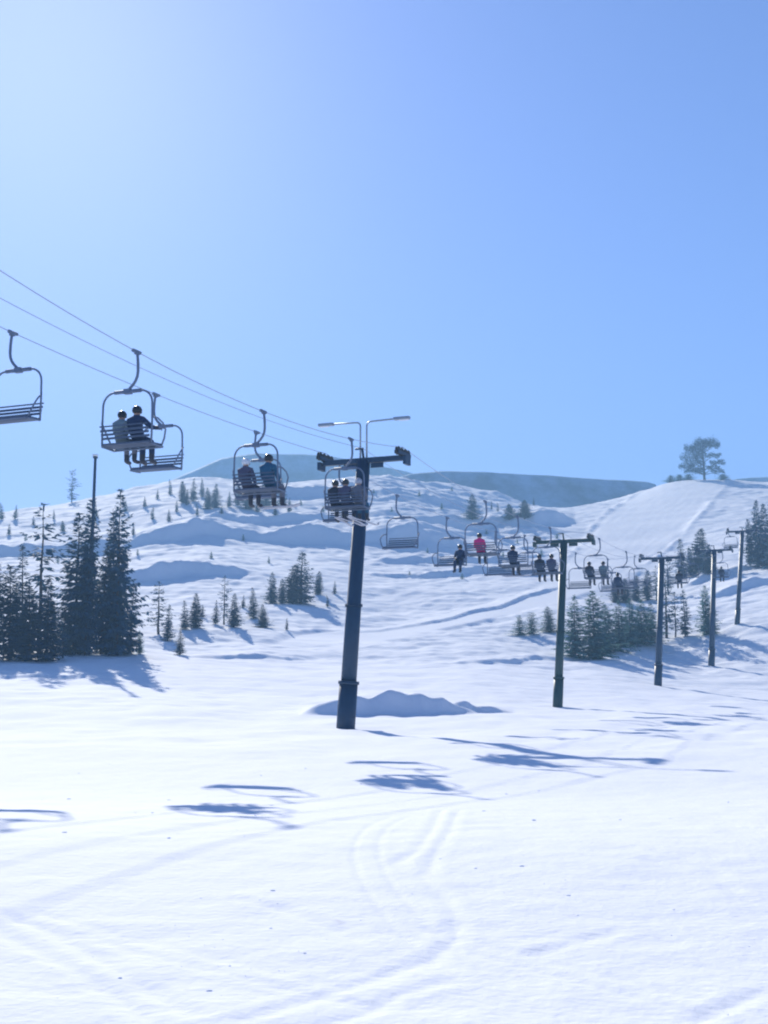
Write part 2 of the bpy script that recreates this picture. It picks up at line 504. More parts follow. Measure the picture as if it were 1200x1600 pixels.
build_hill('far_mountain', 'blue shaded round mountain far behind the fir ridge',
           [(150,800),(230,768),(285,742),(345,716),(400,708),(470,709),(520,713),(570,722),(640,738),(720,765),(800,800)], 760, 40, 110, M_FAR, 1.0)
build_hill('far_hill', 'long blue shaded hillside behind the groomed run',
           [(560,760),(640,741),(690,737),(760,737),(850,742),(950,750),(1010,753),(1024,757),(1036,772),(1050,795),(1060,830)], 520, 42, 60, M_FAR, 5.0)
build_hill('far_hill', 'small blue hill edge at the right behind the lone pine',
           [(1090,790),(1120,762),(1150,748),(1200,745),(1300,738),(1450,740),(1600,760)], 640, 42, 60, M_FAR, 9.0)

def hit(px, py):           # first point of the ground seen at this photo pixel
    s = np.exp(np.linspace(math.log(5), math.log(420), 1600))
    pts = np.array([P(px, py, a) for a in s])
    g = h(pts[:, 0], pts[:, 1])
    k = np.nonzero(g >= pts[:, 2])[0]
    if len(k):
        i = k[0]
    else:
        i = int(np.argmax((g - EYE) / s * (s > 150)))
    return Vector((pts[i, 0], pts[i, 1], g[i]))

# ------------------------------------------------------------------ lift towers
LIFT_DIR = Vector((0.391, 0.920, 0))
LIFT_RIGHT = Vector((0.920, -0.391, 0))
LIFT_ANG = -math.atan2(LIFT_DIR.x, LIFT_DIR.y)
ARM = 1.58
TOWERS = [  # base column, distance, top column, top row, radius, label
 (540, 47.0, 568, 720, 0.27, 'tallest dark lift tower with two floodlight arms, nearest in the line'),
 (872, 73.5, 881, 846, 0.225, 'second lift tower, dark green pole with plain T crossarm right of centre'),
 (1030, 100.5, 1034, 872, 0.24, 'third lift tower standing before the row of young firs'),
 (1115, 125.0, 1116, 860, 0.25, 'fourth lift tower on the right slope between two small firs'),
 (1158, 143.0, 1160, 830, 0.23, 'farthest lift tower, small dark pole near the right edge'),
]
tops = []
for i, (bx, d, tx, ty, r, label) in enumerate(TOWERS):
    base = P(bx, 1140, d); base.z = h1(base.x, d)
    top = P(tx, ty, d)
    tops.append(top)
    root = empty('lift_tower', base)
    tag(root, label, 'lift tower', 'chairlift towers')
    ax = (top - base)
    H = ax.length
    M = M_TOWER_G if i == 1 else M_TOWER
    def at(t): return ax * t
    hs = 1.6 * (425.0 / 425)
    bm = bmesh.new()
    add_tube(bm, [at(-0.08), at(hs / H)], [r * 1.28, r * 1.25], 20)
    add_tube(bm, [at((hs - 0.02) / H), at((hs + 0.1) / H)], [r * 1.42, r * 1.42], 20)
    finish('base_sleeve', bm, M, root)
    bm = bmesh.new()
    add_tube(bm, [at((hs - 0.3) / H), at(0.45), at(0.451), at(1.0)], [r * 1.06, r * 1.02, r * 0.98, r * 0.94], 20)
    finish('pole', bm, M, root)
    bm = bmesh.new()
    add_tube(bm, [at(.449), at(.4525)], [r * 1.22, r * 1.22], 20)
    for q in range(12):
        a = q / 12 * 2 * math.pi
        c0 = at(.4465) + Vector((math.cos(a), math.sin(a), 0)) * r * 1.12
        add_tube(bm, [c0, c0 + Vector((0, 0, .11))], .02, 6)
    finish('bolted_flange', bm, M, root)
    R = LIFT_RIGHT
    rot = Matrix((( R.x, LIFT_DIR.x, 0), (R.y, LIFT_DIR.y, 0), (0, 0, 1)))
    bm = bmesh.new()
    add_box(bm, ax, (2 * ARM + 0.1, 0.24, 0.19), rot, 0.015)
    add_box(bm, ax + R * 0.55 + Vector((0, 0, -0.2)), (0.5, 0.06, 0.18), rot, 0.01)
    add_box(bm, ax - R * 0.55 + Vector((0, 0, -0.2)), (0.5, 0.06, 0.18), rot, 0.01)
    finish('crossarm', bm, M, root)
    # little lifting frame that carries the communication line
    bm = bmesh.new()
    add_tube(bm, [ax + Vector((0, 0, 0.1)), ax + Vector((-0.05, 0, 0.48))], 0.045, 8)
    add_tube(bm, [ax + Vector((-0.05, 0, 0.46)) - R * 0.28, ax + Vector((-0.05, 0, 0.46)) + R * 0.05], 0.04, 8)
    finish('line_bracket', bm, M, root)
    for sgn in (1, -1):
        c = ax + R * (ARM * sgn)
        bm = bmesh.new()
        Lh = 0.6
        D = LIFT_DIR
        add_box(bm, c + Vector((0, 0, 0.14)) + R * 0.07, (0.04, 2 * Lh, 0.12), rot, 0.01)
        add_box(bm, c + Vector((0, 0, 0.14)) - R * 0.07, (0.04, 2 * Lh, 0.12), rot, 0.01)
        add_box(bm, c + R * 0.16 * sgn + Vector((0, 0, -0.12)), (0.12, 0.5, 0.3), rot, 0.02)
        sh = finish('sheave_assembly', bm, M, root)
        for k in (-0.8, -0.28, 0.28, 0.8):
            bm = bmesh.new()
            wc = c + D * k * Lh + Vector((0, 0, 0.2))
            add_tube(bm, [wc - R * 0.045, wc - R * 0.02, wc + R * 0.02, wc + R * 0.045], [0.165, 0.135, 0.135, 0.165], 16)
            finish('sheave_wheel', bm, M_RUBBER, sh)
    if i == 0:
        for sgn, q in ((-1, -0.13), (1, 0.13)):
            b0 = ax + R * q
            pts = [b0 + Vector((0, 0, 0.05)), b0 + Vector((0, 0, 1.25))]
            hh = 1.47
            for k in range(5):
                a = k / 4 * math.pi / 2
                pts.append(b0 + R * sgn * (0.16 * (1 - math.cos(a))) + Vector((0, 0, hh - 0.16 + 0.16 * math.sin(a))))
            pts.append(b0 + R * sgn * 1.15 + Vector((0, 0, hh + 0.02)))
            bm = bmesh.new()
            add_tube(bm, pts, 0.032, 8)
            lp = finish('light_arm', bm, M_GALV, root)
            bm = bmesh.new()
            hc = b0 + R * sgn * 1.42 + Vector((0, 0, hh + 0.02))
            add_box(bm, hc, (0.62, 0.2, 0.11), rot, 0.035)
            hd = finish('lamp_head', bm, M_GALV, lp)
            bm = bmesh.new()
            add_box(bm, hc + Vector((0, 0, -0.065)) + R * sgn * 0.08, (0.36, 0.15, 0.03), rot, 0.01)
            finish('lamp_lens', bm, M_LAMP, hd)

# ------------------------------------------------------------------ ropes
SAG = 0.85
def rope_pts(side, dz):
    """points of a rope that follows the tower arms; side +1 right, -1 left, 0 centre"""
    k = LIFT_DIR.x / LIFT_DIR.y
    off = LIFT_RIGHT * (ARM * side)
    p0 = tops[0] + off
    pts = []
    seen = {1: [(0, 425), (213, 545), (410, 645)], -1: [(20, 518), (244, 619)], 0: [(0, 465), (205, 570), (390, 645)]}[side]
    ds, zs = [p0.y], [p0.z + dz]
    for qx, qy in seen:                       # where the line of towers crosses that view ray
        u = P(qx, qy, 1.0).x
        d = (p0.x - k * p0.y) / (u - k)
        ds.append(d); zs.append(P(qx, qy, d).z)
    cf = np.polyfit(ds, zs, 2) if len(ds) > 3 else np.array([0.003, *np.polyfit(ds, np.array(zs) - 0.003 * np.array(ds) ** 2, 1)])
    for d in np.arange(-25, p0.y - 0.2, 1.0):
        pts.append(Vector((p0.x + k * (d - p0.y), d, float(np.polyval(cf, d)))))
    for i in range(len(tops) - 1):
        a = tops[i] + off + Vector((0, 0, dz)); b = tops[i + 1] + off + Vector((0, 0, dz))
        for t in np.linspace(0, 1, 24, endpoint=False):
            v = a.lerp(b, t); v.z -= SAG * (b - a).length / 30 * 4 * t * (1 - t)
            pts.append(v)
    a = tops[-1] + off + Vector((0, 0, dz))
    for t in np.linspace(0, 1, 12):
        v = a + LIFT_DIR * 60 * t + Vector((0, 0, 13 * t - 2.0 * t * (1 - t)))
        pts.append(v)
    return pts
ROPES = {}
for side, dz, r, name, label in ((1, 0.4, 0.012, 'haul_cable', 'steel haul cable carrying the occupied uphill chairs'),
                                 (-1, 0.4, 0.012, 'haul_cable', 'steel haul cable carrying the empty downhill chairs'),
                                 (0, 0.46, 0.010, 'communication_line', 'thin communication line strung along the tower tops between both cables')):
    pts = rope_pts(side, dz)
    ROPES[side] = pts
    bm = bmesh.new()
    add_tube(bm, pts, r, 6)
    o = finish(name, bm, M_CABLE)
    tag(o, label, 'cable')

def rope_at(side, px):
    pts = ROPES[side]
    for a, b in zip(pts, pts[1:]):
        if a.y < 8: continue
        u, v = project(a)[0], project(b)[0]
        if (u - px) * (v - px) <= 0 and u != v:
            return a.lerp(b, (px - u) / (v - u))
    raise ValueError(px)

# ------------------------------------------------------------------ chairs (origin at the rope, +Y the way it travels)
CX, TOPZ, SEATZ, HW = -0.22, -0.98, -2.28, 0.71
def make_chair():
    root = empty('lift_chair')
    bm = bmesh.new()
    add_tube(bm, [(0, -0.16, 0.0), (0, 0.16, 0.0)], 0.045, 10)
    add_box(bm, (0.02, 0, -0.03), (0.09, 0.14, 0.1), None, 0.015)
    finish('grip', bm, M_CHAIR, root)
    bm = bmesh.new()
    pts = [(0.02, 0, -0.02), (0.04, 0, -0.15), (0.055, 0, -0.32), (0.06, 0, -0.5), (0.045, 0, -0.62), (0.0, 0, -0.73), (-0.08, 0, -0.83), (-0.16, 0, -0.9), (CX, 0, TOPZ)]
    add_tube(bm, pts, 0.036, 10)
    finish('hanger_arm', bm, M_CHAIR, root)
    bm = bmesh.new()
    rc = 0.33
    loop = [(CX - HW, 0.0, SEATZ)]
    loop.append((CX - HW - 0.01, 0, SEATZ + 0.5))
    for k in range(7):
        a = math.pi - k / 6 * math.pi / 2
        loop.append((CX - HW + rc + rc * math.cos(a), 0, TOPZ - rc + rc * math.sin(a)))
    for k in range(7):
        a = math.pi / 2 - k / 6 * math.pi / 2
        loop.append((CX + HW - rc + rc * math.cos(a), 0, TOPZ - rc + rc * math.sin(a)))
    loop.append((CX + HW + 0.01, 0, SEATZ + 0.5))
    loop.append((CX + HW, 0.0, SEATZ))
    add_tube(bm, loop, 0.026, 10)
    finish('bail_frame', bm, M_CHAIR, root)
    bm = bmesh.new()
    add_tube(bm, [(CX - 0.38, 0, TOPZ), (CX + 0.38, 0, TOPZ)], 0.048, 10)
    add_box(bm, (CX, 0, TOPZ), (0.2, 0.13, 0.13), None, 0.02)
    finish('top_beam', bm, M_CHAIR, root)
    bm = bmesh.new()
    for y in (-0.02, 0.1, 0.22, 0.34, 0.46):
        add_box(bm, (CX, y, SEATZ + 0.012 * abs(y - 0.2) / 0.2), (2 * HW - 0.04, 0.1, 0.05), None, 0.012)
    seat = finish('seat', bm, M_SEAT, root)
    bm = bmesh.new()
    for s in (-1, 1):
        add_tube(bm, [(CX + s * HW, 0, SEATZ - 0.02), (CX + s * HW, 0.5, SEATZ - 0.04)], 0.028, 8)
    add_tube(bm, [(CX - HW, 0.5, SEATZ - 0.04), (CX + HW, 0.5, SEATZ - 0.04)], 0.028, 8)
    finish('seat_frame', bm, M_CHAIR, seat)
    for k, z in enumerate((0.16, 0.25, 0.34, 0.44)):
        bm = bmesh.new()
        add_box(bm, (CX, -0.05 - 0.07 * k * 0.5, SEATZ + z), (2 * HW - 0.05, 0.025, 0.055 if k < 3 else 0.035), None, 0.008)
        finish('back_slat', bm, M_SEAT, root)
    for s in (-1, 1):
        bm = bmesh.new()
        x = CX + s * HW
        add_tube(bm, [(x, 0.0, SEATZ + 0.62), (x + s * 0.1, 0.1, SEATZ + 0.6), (x + s * 0.15, 0.26, SEATZ + 0.5),
                      (x + s * 0.15, 0.38, SEATZ + 0.36), (x + s * 0.08, 0.44, SEATZ + 0.16), (x, 0.46, SEATZ)], 0.022, 8)
        finish('armrest', bm, M_CHAIR, root)
    return root
chair_proto = make_chair()

# ------------------------------------------------------------------ riders
def cloth(name, rgb, rough=0.75):
    return mat(name, rgb, rough, 0, 0.15, 9.0, 0.3, 0.25)
M_SKIN = cloth('skin', (0.42, 0.27, 0.2))
M_BOOT = cloth('boot_shell', (0.04, 0.045, 0.06), 0.4)
CL = {
 'navy': cloth('navy_cloth', (0.025, 0.045, 0.10)), 'dark': cloth('dark_cloth', (0.03, 0.035, 0.055)),
 'sage': cloth('grey_green_cloth', (0.22, 0.28, 0.30)), 'plum': cloth('grey_plum_cloth', (0.09, 0.09, 0.15)),
 'blue': cloth('teal_blue_cloth', (0.03, 0.11, 0.20)), 'grey': cloth('grey_cloth', (0.15, 0.16, 0.20)),
 'pink': cloth('hot_pink_cloth', (0.75, 0.03, 0.22)), 'pale': cloth('pale_grey_cloth', (0.42, 0.44, 0.5)),
 'white': cloth('white_shell', (0.75, 0.78, 0.82), 0.3), 'black': cloth('black_shell', (0.025, 0.028, 0.035), 0.3),
}
def body_mesh(name, right_hand, left_hand, lean=0.0):
    J = {'pelvis': ((0, .17, .13), .165), 'waist': ((0, .14 - lean * .3, .30), .15), 'chest': ((0, .12 - lean * .6, .47), .175),
         'collar': ((0, .12 - lean * .8, .60), .12), 'neck': ((0, .14 - lean, .68), .062), 'head': ((0, .165 - lean, .77), .093), 'crown': ((0, .165 - lean, .855), .088)}
    for s, n, hand in ((1, 'r', right_hand), (-1, 'l', left_hand)):
        sh = Vector((s * .19, .12 - lean * .7, .575))
        hd = Vector(hand)
        el = (sh + hd) / 2 + Vector((s * .09, -.05, -.10))
        J['sh' + n] = (tuple(sh), .085)
        J['el' + n] = (tuple(el), .066)
        J['wr' + n] = (tuple(hd), .048)
        J['pa' + n] = (tuple(hd + (hd - el).normalized() * .07), .042)
        J['hi' + n] = ((s * .10, .24, .115), .105)
        J['kn' + n] = ((s * .13, .57, .12), .085)
        J['ca' + n] = ((s * .135, .60, -.08), .078)
        J['an' + n] = ((s * .135, .60, -.30), .07)
        J['he' + n] = ((s * .135, .59, -.38), .068)
        J['to' + n] = ((s * .15, .80, -.40), .052)
    keys = list(J)
    ix = {k: i for i, k in enumerate(keys)}
    E = [('pelvis', 'waist'), ('waist', 'chest'), ('chest', 'collar'), ('collar', 'neck'), ('neck', 'head'), ('head', 'crown')]
    for n in 'rl':
        E += [('collar', 'sh' + n), ('sh' + n, 'el' + n), ('el' + n, 'wr' + n), ('wr' + n, 'pa' + n), ('pelvis', 'hi' + n), ('hi' + n, 'kn' + n),
              ('kn' + n, 'ca' + n), ('ca' + n, 'an' + n), ('an' + n, 'he' + n), ('he' + n, 'to' + n)]
    me = bpy.data.meshes.new(name)
    me.from_pydata([J[k][0] for k in keys], [(ix[a], ix[b]) for a, b in E], [])
    o = bpy.data.objects.new(name, me)
    col.objects.link(o)
    sk = o.modifiers.new('skin', 'SKIN')
    for k in keys:
        v = me.skin_vertices[0].data[ix[k]]
        v.radius = (J[k][1], J[k][1])
        v.use_root = (k == 'pelvis')
    sub = o.modifiers.new('sub', 'SUBSURF'); sub.levels = 2; sub.render_levels = 2
    dg = bpy.context.evaluated_depsgraph_get()
    dg.update()
    new = bpy.data.meshes.new_from_object(o.evaluated_get(dg))
    bpy.data.objects.remove(o)
    bm = bmesh.new()
    bm.from_mesh(new)
    hc = Vector(J['head'][0])
    for v in bm.verts:                      # a nose and brow on the front of the face
        g = math.exp(-((v.co - (hc + Vector((0, .095, -.005)))).length / .028) ** 2)
        v.co.y += .03 * g
    for n, s in (('r', 1), ('l', -1)):      # gloved fingers closing on a bar
        pa, wr = Vector(J['pa' + n][0]), Vector(J['wr' + n][0])
        f = (pa - wr).normalized()
        side = f.cross(Vector((0, 0, 1)))
        side = side.normalized() if side.length > .1 else Vector((1, 0, 0))
        dn = side.cross(f).normalized()
        if dn.z > 0: dn = -dn
        for k, ln in enumerate((.06, .07, .066, .05)):
            b = pa + side * (-.032 + .0215 * k) + f * .015
            add_tube(bm, [b, b + f * ln * .6, b + f * ln * .75 + dn * ln * .55], [.012, .0115, .009], 6)
        b = wr.lerp(pa, .5) + side * (.035 * -s)
        add_tube(bm, [b, b + side * (.03 * -s) + f * .03, b + side * (.02 * -s) + f * .06 + dn * .02], [.014, .013, .01], 6)
    me = bpy.data.meshes.new(name)
    for f in bm.faces:
        c = f.calc_center_median()
        hand = min((c - Vector(J['pa' + n][0])).length for n in 'rl')
        if c.z > .69: mi = 2
        elif hand < .11: mi = 3
        elif c.z < -.2: mi = 3
        elif c.y > .33 and c.z < .23 or c.z < .06: mi = 1
        else: mi = 0
        f.material_index = mi
        f.smooth = True
    bm.to_mesh(me); bm.free()
    for m in (CL['navy'], CL['dark'], M_SKIN, M_BOOT):
        me.materials.append(m)
    bpy.data.meshes.remove(new)
    return me, hc
def helmet_meshes(hc):
    bm = bmesh.new()
    bmesh.ops.create_uvsphere(bm, u_segments=18, v_segments=12, radius=1, matrix=Matrix.Translation(hc + Vector((0, -.01, .045))) @ Matrix.Diagonal((.118, .138, .125, 1)))
    for v in bm.verts:
        v.co.z = max(v.co.z, hc.z - .03 if v.co.y < hc.y + .04 else hc.z + .055)
    bmesh.ops.recalc_face_normals(bm, faces=bm.faces[:])
    for f in bm.faces: f.smooth = True
    a = bpy.data.meshes.new('helmet'); bm.to_mesh(a); bm.free(); a.materials.append(CL['black'])
    bm = bmesh.new()
    n = 12
    rings = []
    for z, k in ((.045, 1.0), (.03, 1.12), (-.005, 1.12), (-.02, 1.0)):
        rings.append([bm.verts.new(hc + Vector((.098 * k * math.sin(t), .108 * k * math.cos(t) , z))) for t in np.linspace(-1.15, 1.15, n)])
    for p, q in zip(rings, rings[1:]):
        for i in range(n - 1):
            bm.faces.new((p[i], p[i + 1], q[i + 1], q[i]))
    b = bpy.data.meshes.new('goggles'); bm.to_mesh(b); bm.free(); b.materials.append(CL['black'])
    return a, b
POSES = {}
for nm, rh, lh, ln in (('lap', (.12, .43, .23), (-.12, .43, .23), .03), ('reach', (.56, .16, .34), (-.12, .42, .22), .02), ('hug', (.05, .34, .30), (-.06, .34, .27), -.06)):
    me, hc = body_mesh('body_' + nm, rh, lh, ln)
    POSES[nm] = (me, helmet_meshes(hc))
def set_mats(o, ms):
    for i, m in ms:
        o.material_slots[i].link = 'OBJECT'
        o.material_slots[i].material = m
def rider(chair, xoff, jacket, trousers, helmet, pose, label, group='chairlift riders', scale=1.0):
    me, (hm, gm) = POSES[pose]
    root = empty('person')
    M = Matrix.Translation(chair.location) @ Matrix.Rotation(chair.rotation_euler.z, 4, 'Z')
    root.location = M @ Vector((CX + xoff, 0.03, SEATZ + 0.03))
    root.rotation_euler = (0, 0, chair.rotation_euler.z + random.uniform(-.12, .12))
    root.scale = (scale,) * 3
    b = link_mesh('body', me, root); set_mats(b, [(0, CL[jacket]), (1, CL[trousers])])
    hh = link_mesh('helmet', hm, root); set_mats(hh, [(0, CL[helmet])])
    link_mesh('goggles', gm, root)
    tag(root, label, 'person', group)
    return root
def ski_pair(root, label, mname='pale', spread=0.07):
    r = empty('pair_of_skis')
    r.location = root.location; r.rotation_euler = root.rotation_euler
    for s in (-1, 1):
        bm = bmesh.new()
        pts, x = [], s * (.14)
        prof = [(-.75, -.455, .05), (-.3, -.48, .042), (.65, -.47, .04), (1.35, -.50, .05), (1.5, -.46, .045), (1.6, -.38, .015)]
        vs = []
        for y, z, w in prof:
            xx = x + s * spread * (y - .6)
            vs.append([bm.verts.new((xx - w, y, z - .02)), bm.verts.new((xx + w, y, z - .02)), bm.verts.new((xx + w, y, z)), bm.verts.new((xx - w, y, z))])
        for a, b in zip(vs, vs[1:]):
            for k in range(4):
                bm.faces.new((a[k], a[(k + 1) % 4], b[(k + 1) % 4], b[k]))
        bm.faces.new(vs[0]); bm.faces.new(vs[-1])
        finish('ski', bm, CL[mname], r)
    tag(r, label, 'skis')
def snowboard(root, label):
    bm = bmesh.new()
    n = 18
    for z in (0, 1):
        pass
    ring = []
    for k in range(28):
        a = 2 * math.pi * k / 28
        c, s = math.cos(a), math.sin(a)
        ring.append((.74 * math.copysign(abs(c) ** .55, c), .135 * math.copysign(abs(s) ** .7, s)))
    lo = [bm.verts.new((x, y + .68, -.50 + .06 * max(0, abs(x) - .58) / .16)) for x, y in ring]
    up = [bm.verts.new((x, y + .68, -.47 + .06 * max(0, abs(x) - .58) / .16)) for x, y in ring]
    bm.faces.new(list(reversed(lo))); bm.faces.new(up)
    for k in range(28):
        bm.faces.new((lo[k], lo[(k + 1) % 28], up[(k + 1) % 28], up[k]))
    o = finish('snowboard', bm, CL['pale'])
    o.location = root.location
    o.rotation_euler = root.rotation_euler
    tag(o, label, 'snowboard')

random.seed(4)
_first = [True]
def chair(side, px, label, dist=None):
    p = rope_at(side, px) if dist is None else min(ROPES[side], key=lambda q: abs(q.y - dist)).copy()
    o = chair_proto if _first[0] else copy_tree(chair_proto)
    _first[0] = False
    o.location = p
    o.rotation_euler = (0, 0, LIFT_ANG + (math.pi if side < 0 else 0))
    tag(o, label, 'lift chair', 'chairs of the lift')
    return o
# uphill chairs, riders seen from behind
c = chair(1, 0, 'uphill chair closest to the viewer, beyond the left picture edge', dist=23.0)
rider(c, -.35, 'dark', 'dark', 'black', 'lap', 'rider on the uphill chair beyond the left picture edge')
c = chair(1, 213, 'largest occupied chair, against the sky with two riders')
rider(c, -.32, 'sage', 'grey', 'black', 'hug', 'rider in a grey green jacket on the largest occupied chair', scale=.92)
r = rider(c, .17, 'navy', 'navy', 'black', 'reach', 'rider in dark navy stretching the right arm out to the chair side')
c = chair(1, 411, 'occupied chair hanging before the blue mountain with two riders')
rider(c, -.42, 'plum', 'dark', 'white', 'lap', 'rider with white helmet and plum grey jacket before the blue mountain')
r = rider(c, .32, 'blue', 'grey', 'black', 'lap', 'broad rider in a blue jacket before the blue mountain', scale=1.08)
snowboard(r, 'pale snowboard hanging under the rider in blue')
c = chair(1, 548, 'crowded chair passing in front of the tallest tower with three riders')
rider(c, -.46, 'dark', 'dark', 'black', 'hug', 'dark clad rider at the left end of the crowded chair')
r = rider(c, -.02, 'plum', 'navy', 'black', 'lap', 'rider in plum grey in the middle of the crowded chair')
ski_pair(r, 'pale skis of the middle rider crossing before the tallest tower', 'pale')
r = rider(c, .45, 'grey', 'blue', 'pale', 'lap', 'rider with pale helmet in front of the tallest tower pole')
ski_pair(r, 'pale skis of the right rider crossing before the tallest tower', 'pale')
c = chair(1, 758, 'uphill chair carrying the rider in pink')
rider(c, -.1, 'pink', 'dark', 'black', 'lap', 'rider in a hot pink jacket alone on a chair', scale=.95)
c = chair(1, 808, 'uphill chair just right of the pink rider with one dark rider')
r = rider(c, -.1, 'navy', 'dark', 'black', 'hug', 'single dark rider on the chair right of the pink rider')
snowboard(r, 'small pale board under the dark rider right of the pink rider')
c = chair(1, 859, 'uphill chair with two dark riders left of the green tower')
rider(c, -.4, 'dark', 'dark', 'black', 'lap', 'left of two dark riders beside the green tower')
rider(c, .2, 'plum', 'dark', 'black', 'hug', 'right of two dark riders beside the green tower')
c = chair(1, 936, 'uphill chair just right of the green tower with two riders')
rider(c, -.45, 'dark', 'dark', 'black', 'lap', 'dark rider just right of the green tower')
rider(c, .35, 'sage', 'grey', 'black', 'hug', 'grey green clad rider just right of the green tower')
for k, px in enumerate((978,)):
    w = ('first', 'second')[k]
    c = chair(1, px, 'far uphill chair with one rider above the young firs, left of the third tower')
    rider(c, -.4, 'navy', 'dark', 'black', 'lap', 'single rider on the far chair above the young firs')
for k, px in enumerate((1062, 1128)):
    w = ('just right of the third tower', 'between the fourth and farthest tower')[k]
    c = chair(1, px, 'tiny uphill chair ' + w)
    rider(c, .1, 'dark', 'dark', 'black', 'lap', 'dark rider on the tiny uphill chair ' + w)
# downhill chairs
chair(-1, 20, 'empty chair cut by the left picture edge')
chair(-1, 244, 'empty chair against the sky just right of the largest occupied chair')
chair(-1, 401, 'empty chair hidden behind the two riders before the blue mountain')
chair(-1, 532, 'empty chair behind the crowded chair at the tallest tower')
chair(-1, 621, 'empty chair right of the tallest tower before the shaded bank')
c = chair(-1, 699, 'downhill chair carrying one dark rider left of the pink rider')
rider(c, -.45, 'navy', 'navy', 'black', 'lap', 'dark rider facing the viewer, left of the pink rider')
chair(-1, 775, 'empty downhill chair right of the pink rider')
chair(-1, 820, 'empty downhill chair left of the green tower crossarm')
chair(-1, 900, 'empty downhill chair just right of the green tower pole')
chair(-1, 950, 'empty far downhill chair above the young firs')
chair(-1, 992, 'empty far downhill chair left of the third tower')
chair(-1, 1075, 'empty tiny downhill chair left of the fourth tower')
chair(-1, 1138, 'empty tiny downhill chair left of the farthest tower')

# ------------------------------------------------------------------ trees (10 m prototypes)
def spray_mesh(name, S, material):
    """S: list of (origin, direction, normal, length, width) -> little needle sprays of two quads"""
    O = np.array([s[0] for s in S]); D = np.array([s[1] for s in S]); N = np.array([s[2] for s in S])
    L = np.array([s[3] for s in S])[:, None]; W = np.array([s[4] for s in S])[:, None]
    D = D / np.linalg.norm(D, axis=1, keepdims=True)
    Sx = np.cross(D, N); Sx /= np.linalg.norm(Sx, axis=1, keepdims=True) + 1e-9
    Nn = np.cross(Sx, D)
    v0 = O
    v1 = O + D * L * 0.45 + Sx * W * 0.5 - Nn * L * 0.03
    v2 = O + D * L - Nn * L * 0.15
    v3 = O + D * L * 0.45 - Sx * W * 0.5 - Nn * L * 0.03
    V = np.stack([v0, v1, v2, v3], 1).reshape(-1, 3)
    n = len(S)
    idx = np.arange(n * 4).reshape(n, 4)
    me = bpy.data.meshes.new(name)
    T = np.concatenate([idx[:, [0, 1, 2]], idx[:, [0, 2, 3]]])
    me.from_pydata(V.tolist(), [], T.tolist())
    me.materials.append(material)
    return me
def conifer(seed, width, material, density=1.0, bare=0.08, gaps=0.0, power=0.85, lean=0.0, bottom_taper=0.12, nb=7, levels=38):
    rng = random.Random(seed)
    H = 10.0
    S = []
    phase = rng.random() * 6
    for li in range(levels):
        f = li / (levels - 1)
        z = H * (bare + (0.985 - bare) * f)
        prof = (1 - f) ** power
        prof *= min(1, 0.55 + f / bottom_taper * 0.45) if bottom_taper else 1
        R = max(0.12, width * prof * (1 + .16 * math.sin(li * 1.9 + seed * 2.3) + rng.uniform(-.1, .1)))
        n = max(3, int(nb * density * (0.55 + 0.45 * prof) + rng.random()))
        for b in range(n):
            a = phase + li * 2.4 + b * 2 * math.pi / n + rng.uniform(-.35, .35)
            if rng.random() < gaps * (0.6 + 0.8 * (math.sin(a * 2 + li * .35 + seed) > 0)):
                continue
            Lb = R * rng.uniform(.5, 1.25) * (1 + .25 * math.sin(a * 2 + seed + li * .3))
            el = math.radians(rng.uniform(-22, -2) + 50 * f ** 2)
            dirv = Vector((math.cos(a) * math.cos(el), math.sin(a) * math.cos(el), math.sin(el)))
            side = Vector((-math.sin(a), math.cos(a), 0))
            o = Vector((lean * f * f * H * .1, 0, z + rng.uniform(-.12, .12)))
            step = 0.23
            m = max(2, int(Lb / step))
            for k in range(m):
                t = (k + .6) / m
                p = o + dirv * (Lb * t) + Vector((0, 0, .22 * Lb * (t ** 2) * .5))
                for s in (-1, 1):
                    dd = dirv * .75 + side * s * rng.uniform(.4, 1.0) + Vector((rng.uniform(-.25, .25), rng.uniform(-.25, .25), rng.uniform(-.5, .12)))
                    nn = Vector((rng.uniform(-.6, .6), rng.uniform(-.6, .6), 1))
                    ln = (0.38 + .32 * (1 - t)) * rng.uniform(.7, 1.25) * (0.55 + .45 * min(1, R / .9))
                    S.append((p, dd, nn, ln, ln * rng.uniform(.38, .6)))
            S.append((o + dirv * Lb * .9 + Vector((0, 0, .1 * Lb)), dirv, Vector((rng.uniform(-.4, .4), rng.uniform(-.4, .4), 1)), .4 * min(1, R + .2), .16))
    top = Vector((lean * H * .1, 0, H * .965))
    for k in range(7):
        a = k * 2.4
        S.append((top + Vector((0, 0, -.05 * k)), Vector((math.cos(a) * .25, math.sin(a) * .25, 1)), Vector((math.cos(a), math.sin(a), 0.1)), .35, .12))
    crown = spray_mesh('crown', S, material)
    bm = bmesh.new()
    add_tube(bm, [Vector((lean * (t / 10) ** 2 * H * .1 + .04 * math.sin(t * 1.7 + seed), .04 * math.cos(t * 1.3 + seed), t - .4)) for t in (0, .5, 2, 4, 6, 8, 10.2)],
             [.19, .155, .135, .105, .075, .045, .012], 8)
    me = bpy.data.meshes.new('trunk'); bm.to_mesh(me); bm.free(); me.materials.append(M_BARK)
    return crown, me
